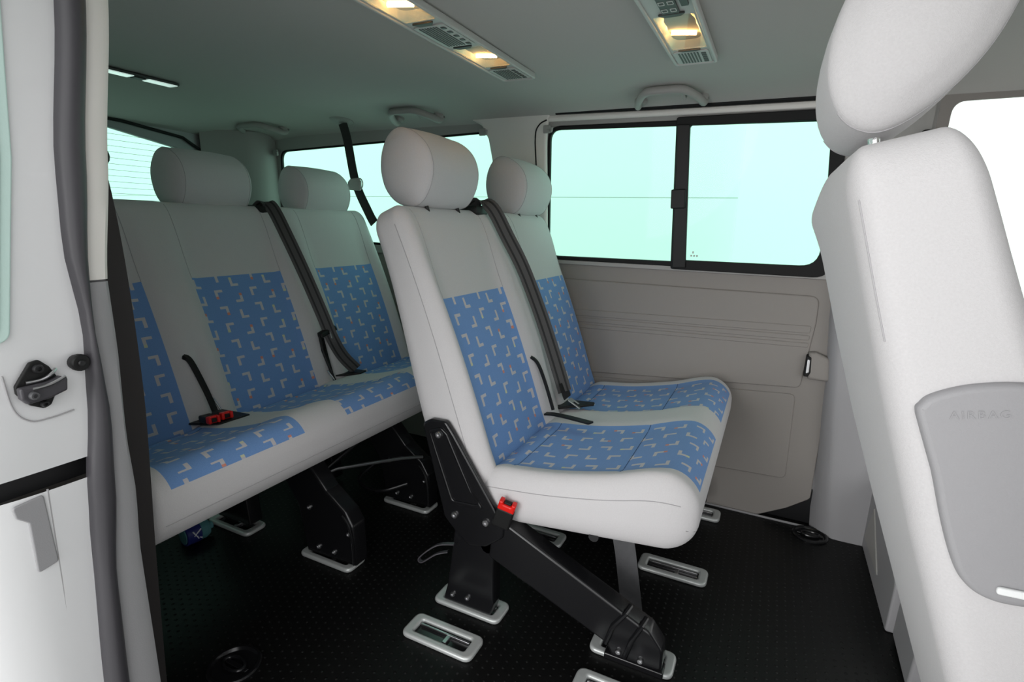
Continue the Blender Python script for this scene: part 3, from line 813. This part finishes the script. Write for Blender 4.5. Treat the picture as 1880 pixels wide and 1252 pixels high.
buckle(b2, (-.512, 1.046, .318), (.30, -.08, .95), (.25, -1, .1), .044, .078)
# belt over the middle of the double bench
def on_back(xb, y, z, off=.012):
    return Vector((xb - (z-.44)*TL + off*1.08, y, z))
REF = (.72, .69, 0)
def bench_belt(root, pts, name, guide, tongue, xb):
    mb = MB(); P = spline([Vector(p) for p in pts], 6)
    ribbon(mb, P, .046, .003, REF); o = mb.build(name, M['belt_webbing'], root)
    mb = MB()
    for s, sg in ((-.011, 1), (.011, 1), (-.011, -1), (.011, -1)):
        fr = frames_of(P, REF)
        ribbon(mb, [p + f[0]*s + f[1]*sg*.0006 for p, f in zip(P, fr)], .006, .0032, REF)
    mb.build('belt_stripe', M['belt_stripe'], o)
    return o
xb = -.575
bp = [(-.885, 1.47, 1.030), (-.845, 1.485, 1.062), (-.805, 1.500, 1.045)] + [on_back(xb, y, z, .026 + .012*math.sin(min(1, (z-.44)/.57)*math.pi)) for y, z in ((1.52, .96), (1.545, .86), (1.552, .72), (1.556, .58), (1.560, .475))]
sb = bench_belt(b2, bp, 'seat_belt', None, None, xb)
mb = MB(); box(mb, (-.90, 1.44, 1.018), (-.825, 1.515, 1.052), .012); mb.build('belt_guide', M['black_plastic'], b2)
mb = MB(); plate(mb, [rpoly([(-.034, 0), (.034, 0), (.032, .022), (.026, .04), (-.026, .04), (-.032, .022)], .008)], lambda a, b, h: (-.566+.018-h*.4-b*.4, 1.562+a, .452+b+h*.9), .016, .005); mb.build('belt_tongue', M['black_plastic'], sb)
mb = MB(); plate(mb, [rrect(-.016, 0, .016, .05, .004), rrect(-.008, .018, .008, .042, .002)], lambda a, b, h: (-.548+b*.85, 1.575+a, .446-b*.45+h), .003, .0008); mb.build('tongue_plate', M['steel'], sb)
mb = MB(); plate(mb, [rpoly([(-.045, 0), (.05, 0), (.04, .11), (.02, .115)], .006)], lambda a, b, h: (-.585+b, 1.575+a*1.1, .418+b*.10+h), .008, .003); mb.build('buckle_pocket', M['black_plastic'], b2)
mb = MB(); P = spline([(-.58, 1.452, .430), (-.55, 1.450, .434), (-.50, 1.44, .437), (-.42, 1.405, .446)], 6); ribbon(mb, P, .022, .005, (.2, 1, 0)); mb.build('recline_strap', M['black_plastic'], b2)
mb = MB(); ribbon(mb, spline([on_back(xb, 1.464, .60, .000), on_back(xb, 1.472, .58, .012), on_back(xb, 1.476, .52, .013), on_back(xb, 1.470, .44, .012)], 5), .008, .008, (0, 1, 0)); mb.build('strap_stem', M['black_plastic'], b2)

# ---- rear three-seat bench
S3 = [(.728, .165), (1.205, .165), (1.695, .160)]
b3 = thing('rear_bench_seat', 'grey three-place bench seat with blue patterned inserts across the back of the van', 'bench seat', (-1.25, 1.2, 0))
xb3 = -1.437
rb3, rc3 = bench(b3, .508, 1.930, xb3, -.985, S3, lift=.028)
headrest(b3, 'headrest', (-1.755, .74, 1.117), .30, .36)
headrest(b3, 'headrest', (-1.772, 1.228, 1.112), .290, .36, hd=.080)
headrest(b3, 'headrest', (-1.772, 1.725, 1.106), .290, .36, hd=.078)
bp = [(-1.74, 1.40, 1.018), (-1.70, 1.405, 1.048), (-1.665, 1.412, 1.030)] + [on_back(xb3, y, z, .026 + .010*math.sin(min(1, (z-.44)/.57)*math.pi)) for y, z in ((1.420, .93), (1.435, .80), (1.450, .66), (1.462, .56))] + [on_back(xb3, 1.492, .49, .022), on_back(xb3, 1.525, .435, .03)]
sb3 = bench_belt(b3, bp, 'seat_belt', None, None, xb3)
mb = MB(); box(mb, (-1.77, 1.37, 1.004), (-1.68, 1.45, 1.040), .012); mb.build('belt_guide', M['black_plastic'], b3)
mb = MB(); fr = lambda a, b, h: on_back(xb3, 1.455+a, .575+b, .014+h)
plate(mb, [rpoly([(-.045, -.005), (.045, .012), (.043, .030), (-.040, .014)], .006)], fr, .022, .006); tube(mb, [fr(-.042, .005, .012), fr(-.046, -.05, .006), fr(-.035, -.16, .002)], .005); mb.build('belt_tongue', M['black_plastic'], sb3)
mb = MB(); plate(mb, [rrect(-.012, -.024, .012, .002, .003)], lambda a, b, h: fr(.012+a, .012+b, h+.02), .003, .0008); mb.build('tongue_plate', M['steel'], sb3)
mb = MB(); plate(mb, [rpoly([(-.05, 0), (.06, 0), (.05, .07), (.01, .075)], .006)], lambda a, b, h: (xb3-.005+b, 1.50+a, .416+b*.1+h), .007, .003); mb.build('buckle_pocket', M['black_plastic'], b3)
# buckles and slots between left and middle place
mb = MB(); plate(mb, [rpoly([(-.05, 0), (.08, 0), (.07, .11), (-.02, .10)], .006)], lambda a, b, h: (xb3-.002+b, .930+a, .417+b*.1+h), .006, .003); mb.build('buckle_pocket', M['black_plastic'], b3)
for yy in (.905, .945):
    buckle(b3, (xb3+.062, yy, .440), (.9, -.15, .12), (.1, 0, 1), .034, .062)
mb = MB(); P = spline([on_back(xb3, .925, .60, .006), on_back(xb3, .935, .585, .016), on_back(xb3, .950, .50, .014), on_back(xb3, .955, .43, .014)], 5); ribbon(mb, P, .012, .012, (0, 1, 0)); mb.build('recline_strap', M['black_plastic'], b3)
mb = MB(); tube(mb, [on_back(xb3, .962, .475, .014), on_back(xb3, .972, .425, .024)], .0025); mb.build('release_wire', M['chrome'], b3)
mb = MB(); P = [on_back(xb3, 1.436, .565, .01), on_back(xb3, 1.43, .50, .008), on_back(xb3, 1.425, .44, .008)]; ribbon(mb, P, .007, .010, (0, 1, 0)); mb.build('recline_strap', M['black_plastic'], b3)
mb = MB(); tube(mb, [on_back(xb3, 1.405, .455, .014), on_back(xb3, 1.415, .420, .022)], .0025); mb.build('release_wire', M['chrome'], b3)
# substructure of the rear bench
for (yy, nm) in ((1.035, 'front_foot'), (1.405, 'front_foot')):
    mb = MB(); o = [(-1.30, .30), (-1.14, .30), (-1.08, .235), (-1.01, .185), (-.985, .145), (-.980, .02), (-1.17, .014), (-1.18, .06), (-1.20, .16)]
    plate(mb, [rpoly(o, [.02, .02, .02, .03, .03, .006, .006, .02, .02])], xz(yy, 1), .055, .008, 3); f = mb.build(nm, M['black_metal'], b3)
    for (x, z) in ((-1.15, .165), (-1.12, .045), (-1.06, .045), (-1.00, .12)): bolt(f, (x, yy, z), (0, -1, 0), .008)
    mb = MB(); tube(mb, spline([(-1.02, yy-.004, .175), (-.998, yy-.004, .15), (-.985, yy-.004, .10), (-.982, yy-.004, .03)], 5), .004, n=8); mb.build('claw_edge', M['black_metal'], f)
    mb = MB(); plate(mb, [rpoly([(-1.62, .30), (-1.46, .30), (-1.42, .02), (-1.58, .016)], .01)], xz(yy, 1), .05, .006, 3); mb.build('rear_foot', M['black_metal'], b3)
mb = MB(); tube(mb, [(-1.26, .60, .285), (-1.26, 1.85, .285)], .014); tube(mb, [(-1.215, 1.12, .20), (-1.15, 1.28, .30)], .007); tube(mb, spline([(-1.20, 1.40, .15), (-1.22, 1.32, .11), (-1.12, 1.30, .10), (-1.04, 1.36, .12)], 5), .006)
mb.build('latch_rod', M['black_metal'], b3)
mb = MB(); tube(mb, [(-1.22, 1.05, .21), (-1.17, 1.17, .225), (-1.05, 1.34, .22), (-1.02, 1.42, .20)], .006); mb.build('latch_rod', M['steel'], b3)
mb = MB(); box(mb, (-1.44, .52, .290), (-1.15, 1.88, .315), .01); mb.build('seat_pan', M['black_satin'], b3)

# ---- front seat on the right
fs_ = thing('front_seat', 'light grey front seat seen from behind and aside at the right', 'front seat', (.42, .80, 0))
yn, yf = .560, 1.0; W = (yf-yn)/2; yc = (yn+yf)/2
XR = [(.10, .375), (.28, .305), (.59, .193), (.724, .146), (.842, .108), (.948, .076), (1.024, .054), (1.075, .040)]
XF = [(.10, .55), (.28, .47), (.60, .335), (.80, .258), (.90, .212), (.986, .171), (1.04, .146), (1.09, .125)]
def plin(tab, z):
    if z <= tab[0][0]: return tab[0][1]
    for (a, b), (c, d) in zip(tab, tab[1:]):
        if z <= c: return b + (d-b)*(z-a)/(c-a)
    return tab[-1][1] + (tab[-1][1]-tab[-2][1])*(z-tab[-1][0])/(tab[-1][0]-tab[-2][0])
t0, t1 = .24, 1.072; th = (t1-t0)/2; tm = (t0+t1)/2; hn = .08
def dff(p, q):
    a, b, n = p; z = b + tm; s = (n+hn)/(2*hn)
    x = plin(XR, z)*(1-s) + plin(XF, z)*s + (1-s)*(-.004*math.cos(a/W*math.pi/2) - .006*sstep(-.2, 1, a/W))
    z2 = z + .022*s*sstep(.9, 1.06, z) - .030*sstep(.1, 1, abs(a)/W)*sstep(.95, 1.07, z)*(1 if a > 0 else .0)
    return Vector((x, yc+a, z2))
rf = RBox((W, th, hn), (.030, .045, .035), .025, dff)
bk = rf.split(lambda *a: 'b')['b'].build('backrest', M['fabric_grey'], fs_, 0)
mb = MB(); tube(mb, [rf.map((-W+.001, th*.60+(.4*th-.045)*k/16, -hn+.004)) for k in range(17)], .0010, n=5); mb.build('seam', M['fabric_seam'], bk)
# airbag cover on the near side
mb = MB(); o = [(.126, .853), (.136, .867), (.163, .880), (.200, .888), (.250, .880), (.275, .80), (.262, .70), (.240, .689), (.194, .690), (.176, .708), (.160, .748)]
cov = lambda x, z, h: (x, yn + .006 - h, z)
o = [(.127, .846), (.128, .857), (.137, .867), (.163, .879), (.200, .885), (.245, .878), (.270, .850), (.275, .79), (.262, .715), (.240, .694), (.215, .688), (.196, .691), (.182, .702), (.172, .720), (.160, .752), (.143, .806)]
plate(mb, [[(q.x, q.y) for q in spline([(a, b, 0) for a, b in o[-2:] + o + o[:2]], 5)[10:-11]]], cov, .014, .006, 4); cv = mb.build('airbag_cover', M['pillar_grey'], fs_)
cu = bpy.data.curves.new('t', 'FONT'); cu.body = 'AIRBAG'; cu.size = .0098; cu.extrude = .0004; cu.space_character = 1.25
ob = bpy.data.objects.new('t', cu); C.objects.link(ob); dg = bpy.context.evaluated_depsgraph_get(); dg.update()
me = bpy.data.meshes.new_from_object(ob.evaluated_get(dg)); mb = MB()
ca, sa = math.cos(.20), math.sin(.20)
mb.add([(.1495 + v.co.x*ca - v.co.y*sa, yn - .0082 - v.co.z, .8475 + v.co.x*sa + v.co.y*ca) for v in me.vertices], [tuple(p.vertices) for p in me.polygons])
bpy.data.objects.remove(ob); mb.build('embossed_lettering', M['pillar_grey'], cv, 20)
mb = MB(); plate(mb, [rpoly([(.205, .699), (.24, .701), (.24, .708), (.2055, .706)], .003)], lambda x, z, h: (x, yn - .008 - h, z), .004, .0015); mb.build('cover_clip', M['white_plastic'], cv)
headrest(fs_, 'headrest', (.103, .775, 1.224), .25, -.30, hh=.124, hd=.066, egg=.1, pz=1.05, post_mat='chrome')
# cushion and base, beyond the frame but carrying the seat
mb = MB(); plate(mb, [rrect(.36, .57, .86, 1.01, .05)], lambda a, b, h: (a, b, .33+h), .14, .04, 4); mb.build('cushion', M['fabric_grey'], fs_)
mb = MB(); box(mb, (.42, .60, 0), (.80, .98, .335), .01); mb.build('seat_base', M['pillar_grey'], fs_)

# ------------------------------------------------------------------ belt hanging in the rear side window
t = thing('seat_belt', 'black seat belt hanging from the headliner in front of the rear side window', 'seat belt', (-1.73, 1.925, 1.1))
mb = MB(); P = spline([(-1.785, 1.915, 1.412), (-1.770, 1.925, 1.341), (-1.735, 1.93, 1.16), (-1.67, 1.935, 1.03), (-1.64, 1.935, .985)], 6); ribbon(mb, P, .046, .003, (1, 0, .2)); mb.build('webbing', M['belt_brown'], t)
mb = MB(); plate(mb, [rpoly([(-.034, -.022), (.034, -.026), (.036, .016), (.020, .030), (-.020, .026), (-.036, .012)], .010)], lambda a, b, h: (-1.730+a, 1.925-h, 1.150+b), .016, .005); mb.build('belt_tongue', M['handle_grey'], t)
mb = MB(); tube(mb, [(-1.702+.018*math.cos(a), 1.918, 1.155+.022*math.sin(a)) for a in [k*math.pi/8 for k in range(16)]], .003, closed=True, ref=(0, 1, 0)); mb.build('tongue_ring', M['steel'], t)
mb = MB(); lathe(mb, (-1.785, 1.912, 1.432), (0, -.2, -1), [(.055, 0), (.052, .012), (.04, .018), (.01, .018)], 20); mb.build('roof_cover', M['handle_grey'], t)

# ------------------------------------------------------------------ roof fittings
def console(name, label, x, w, ya, yb, parts, group=None):
    t = thing(name, label, 'roof lamp', (x, yb-.1, 1.412), group)
    z1 = ZC + .006; z0 = 1.422
    x0, x1 = x-w/2, x+w/2
    holes = [rrect(x0+.014, a, x1-.014, b, .006) for k, a, b in parts if k == 'lamp']
    mb = MB(); plate(mb, [rrect(x0+.006, ya+.006, x1-.006, yb-.006, .01)] + holes, lambda a, b, h: (a, b, z0+.004+h), z1-z0-.004, .002); mb.build('panel', M['console_grey'], t)
    mb = MB(); plate(mb, [rrect(x0, ya, x1, yb, .012), rrect(x0+.008, ya+.008, x1-.008, yb-.008, .010)], lambda a, b, h: (a, b, z0+h), .016, .003); mb.build('bezel', M['console_grey'], t)
    for k, a, b in parts:
        if k == 'lamp':
            # reflector bowl, bulb, lens
            mb = MB(); vs = []; fs = []; nu, nv = 16, 10
            for i in range(nu+1):
                for j in range(nv+1):
                    u = i/nu*2-1; v = j/nv*2-1
                    d = (1-u**4)*(1-v**4)
                    vs.append((x + v*(w/2-.013), (a+b)/2 + u*(b-a)/2, z0+.006 + .020*d + .0015*math.sin(u*14)*d))
            for i in range(nu):
                for j in range(nv): q = i*(nv+1)+j; fs.append((q, q+1, q+nv+2, q+nv+1))
            mb.add(vs, fs); lm = mb.build('reflector', M['reflector'], t, 0)
            mb = MB(); ym = a + (b-a)*.62; tube(mb, [(x-.026, ym-.010, z0+.013), (x+.026, ym+.010, z0+.013)], .0045, n=10); mb.build('bulb', M['bulb_warm'], lm)
            mb = MB(); plate(mb, [rrect(x0+.014, a, x1-.014, b, .006)], lambda p, q, h: (p, q, z0+.002+h), .003, .001); mb.build('lens', M['lamp_lens'], t)
        elif k == 'vent':
            mb = MB(); plate(mb, [rrect(x0+.012, a, x1-.012, b, .01)], lambda p, q, h: (p, q, z0+.0015+h), .003, .001); v = mb.build('vent', M['console_grey'], t)
            mb = MB(); ns = 7
            for i in range(ns):
                xx = x0+.026 + (w-.064)*i/(ns-1)
                box(mb, (xx-.0019, a+.008, z0+.0004), (xx+.0019, b-.008, z0+.003), .0005)
            nb = 5
            for i in range(nb):
                yy = a+.014 + (b-a-.034)*i/(nb-1); box(mb, (x1-.030, yy, z0+.0002), (x1-.019, yy+.011, z0+.003), .0005)
            mb.build('vent_slot', M['console_dark'], v)
        elif k == 'switch':
            mb = MB(); plate(mb, [rpoly([(x-.030, a), (x+.030, a), (x+.016, b), (x-.016, b)], .004)], lambda p, q, h: (p, q, z0+h), .004, .001); mb.build('switch', M['console_dark'], t)
        elif k == 'keypad':
            mb = MB(); plate(mb, [rrect(x-.016, a, x+.018, b, .003)], lambda p, q, h: (p, q, z0-.001+h), .005, .001); kp = mb.build('keypad', M['console_dark'], t)
            mb = MB()
            n_ = 5
            for i in range(n_):
                for s in (-.009, .008):
                    yy = a + (b-a)*(i+.5)/n_; plate(mb, [rrect(x+.001+s-.006, yy-.008, x+.001+s+.006, yy+.008, .002), rrect(x+.001+s-.0045, yy-.006, x+.001+s+.0045, yy+.006, .002)], lambda p, q, h: (p, q, z0-.0018+h), .0015, .0003)
            mb.build('key', M['console_grey'], kp)
            mb = MB(); plate(mb, [rrect(x+.026, a+.02, x+.040, b-.03, .002)], lambda p, q, h: (p, q, z0-.001+h), .005, .001); mb.build('display', M['console_dark'], t)
    return t
console('roof_lamp_bar', 'long roof bar with two glowing lamps and vent grilles across the headliner', -.757, .108, .55, 1.572,
        [('lamp', .88, 1.062), ('switch', 1.068, 1.085), ('vent', 1.09, 1.232), ('switch', 1.236, 1.252), ('lamp', 1.258, 1.425), ('switch', 1.43, 1.444), ('vent', 1.448, 1.556)])
console('roof_lamp_console', 'roof console with black keypad and one glowing lamp near the front headrest', -.248, .108, .70, 1.584,
        [('keypad', 1.02, 1.205), ('switch', 1.212, 1.228), ('lamp', 1.232, 1.455), ('switch', 1.458, 1.468), ('vent', 1.472, 1.572)])
# rear roof lamp, its pale lenses given a weak glow of their own
t = thing('rear_roof_lamp', 'slim rear roof lamp with two pale white lenses, near the tailgate', 'roof lamp', (-1.925, 1.12, 1.42))
mb = MB(); plate(mb, [rrect(-1.952, .93, -1.898, 1.266, .012)], lambda a, b, h: (a, b, 1.4285+h), .008, .003); mb.build('bezel', M['console_dark'], t)
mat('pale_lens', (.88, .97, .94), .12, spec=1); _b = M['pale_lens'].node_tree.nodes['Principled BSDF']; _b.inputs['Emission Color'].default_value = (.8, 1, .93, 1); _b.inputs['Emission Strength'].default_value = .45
for a, b in ((.945, 1.12), (1.165, 1.26)):
    mb = MB(); plate(mb, [rrect(-1.947, a, -1.903, b, .006)], lambda p, q, h: (p, q, 1.4265+h), .006, .002); mb.build('lens', M['pale_lens'], t)
mb = MB(); plate(mb, [rrect(-1.942, 1.125, -1.908, 1.160, .006)], lambda p, q, h: (p, q, 1.4255+h), .006, .002); mb.build('switch', M['black_plastic'], t)

def grab(x0, x1, y, z, label):
    t = thing('grab_handle', label, 'grab handle', ((x0+x1)/2, y, z), 'grab handles along the headliner')
    L = x1-x0
    P = spline([(x0+.004, y+.035, z+.016), (x0+.004, y+.018, z-.012), (x0+L*.08, y-.030, z-.006), (x0+L*.24, y-.085, z+.006), (x0+L*.5, y-.092, z+.007), (x0+L*.76, y-.085, z+.006), (x1-L*.08, y-.030, z-.006), (x1-.004, y+.018, z-.012), (x1-.004, y+.035, z+.016)], 6)
    mb = MB(); tube(mb, P, .0135, n=14, ref=(0, .5, 1), ry=.012); g = mb.build('grip', M['handle_grey'], t)
    for xx in (x0+.012, x1-.012):
        mb = MB(); lathe(mb, (xx, y+.022, z+.012), (0, -.35, -1), [(.022, 0), (.021, .014), (.014, .022), (.004, .023)], 18); mb.build('mount', M['handle_grey'], t)
    mb = MB(); tube(mb, [(x1-.058, y-.062, z+.002), (x1-.056, y-.040, z-.010), (x1-.056, y-.030, z-.002)], .006, n=8); mb.build('hook', M['handle_grey'], t)
grab(-.482, -.262, 1.905, 1.412, 'grey grab handle on the headliner above the sliding window')
grab(-1.495, -1.275, 1.905, 1.412, 'grey grab handle on the headliner above the rear side window')
grab(-2.39, -2.15, 1.905, 1.405, 'grey grab handle on the headliner above the rear corner post')
def hook(x, z, label):
    t = thing('coat_hook', label, 'coat hook', tuple(up(x, z, .02)), 'small hooks beside the windows')
    mb = MB(); plate(mb, [rrect(x-.014, z-.014, x+.014, z+.014, .004)], lambda a, b, h: up(a, b, h+.018), .012, .004); mb.build('hook_plate', M['handle_grey'], t)
    mb = MB(); tube(mb, [up(x+.004, z-.004, .026), up(x+.022, z-.008, .034), up(x+.026, z+.006, .036)], .005, n=8); mb.build('hook_arm', M['handle_grey'], t)
hook(-.835, 1.355, 'small grey hook at the top rear corner of the sliding window')
hook(-1.115, 1.358, 'small grey hook at the top front corner of the rear side window')
hook(-2.295, 1.315, 'small grey hook at the top of the rear corner post')
# catch on the wall panel
t = thing('wall_catch', 'grey plastic catch block with dark slot on the wall panel near the front post', 'catch', tuple(lw(.17, .55, 0)))
mb = MB(); plate(mb, [rpoly([(.140, .604), (.160, .607), (.205, .590), (.214, .515), (.146, .515)], [.006, .006, .02, .01, .006])], lambda x, z, h: lw(x, z, h), .026, .008, 4); mb.build('catch_block', M['panel_grey'], t)
mb = MB(); plate(mb, [rpoly([(.134, .596), (.150, .590), (.153, .540), (.146, .524), (.132, .524)], .005)], lambda x, z, h: lw(x, z, h), .028, .004); cs = mb.build('catch_slot', M['gasket_black'], t)
mb = MB(); plate(mb, [rpoly([(.138, .585), (.146, .582), (.147, .540), (.138, .535)], .003)], lambda x, z, h: lw(x, z, h+.0265), .004, .0015); mb.build('catch_tongue', M['steel'], cs)
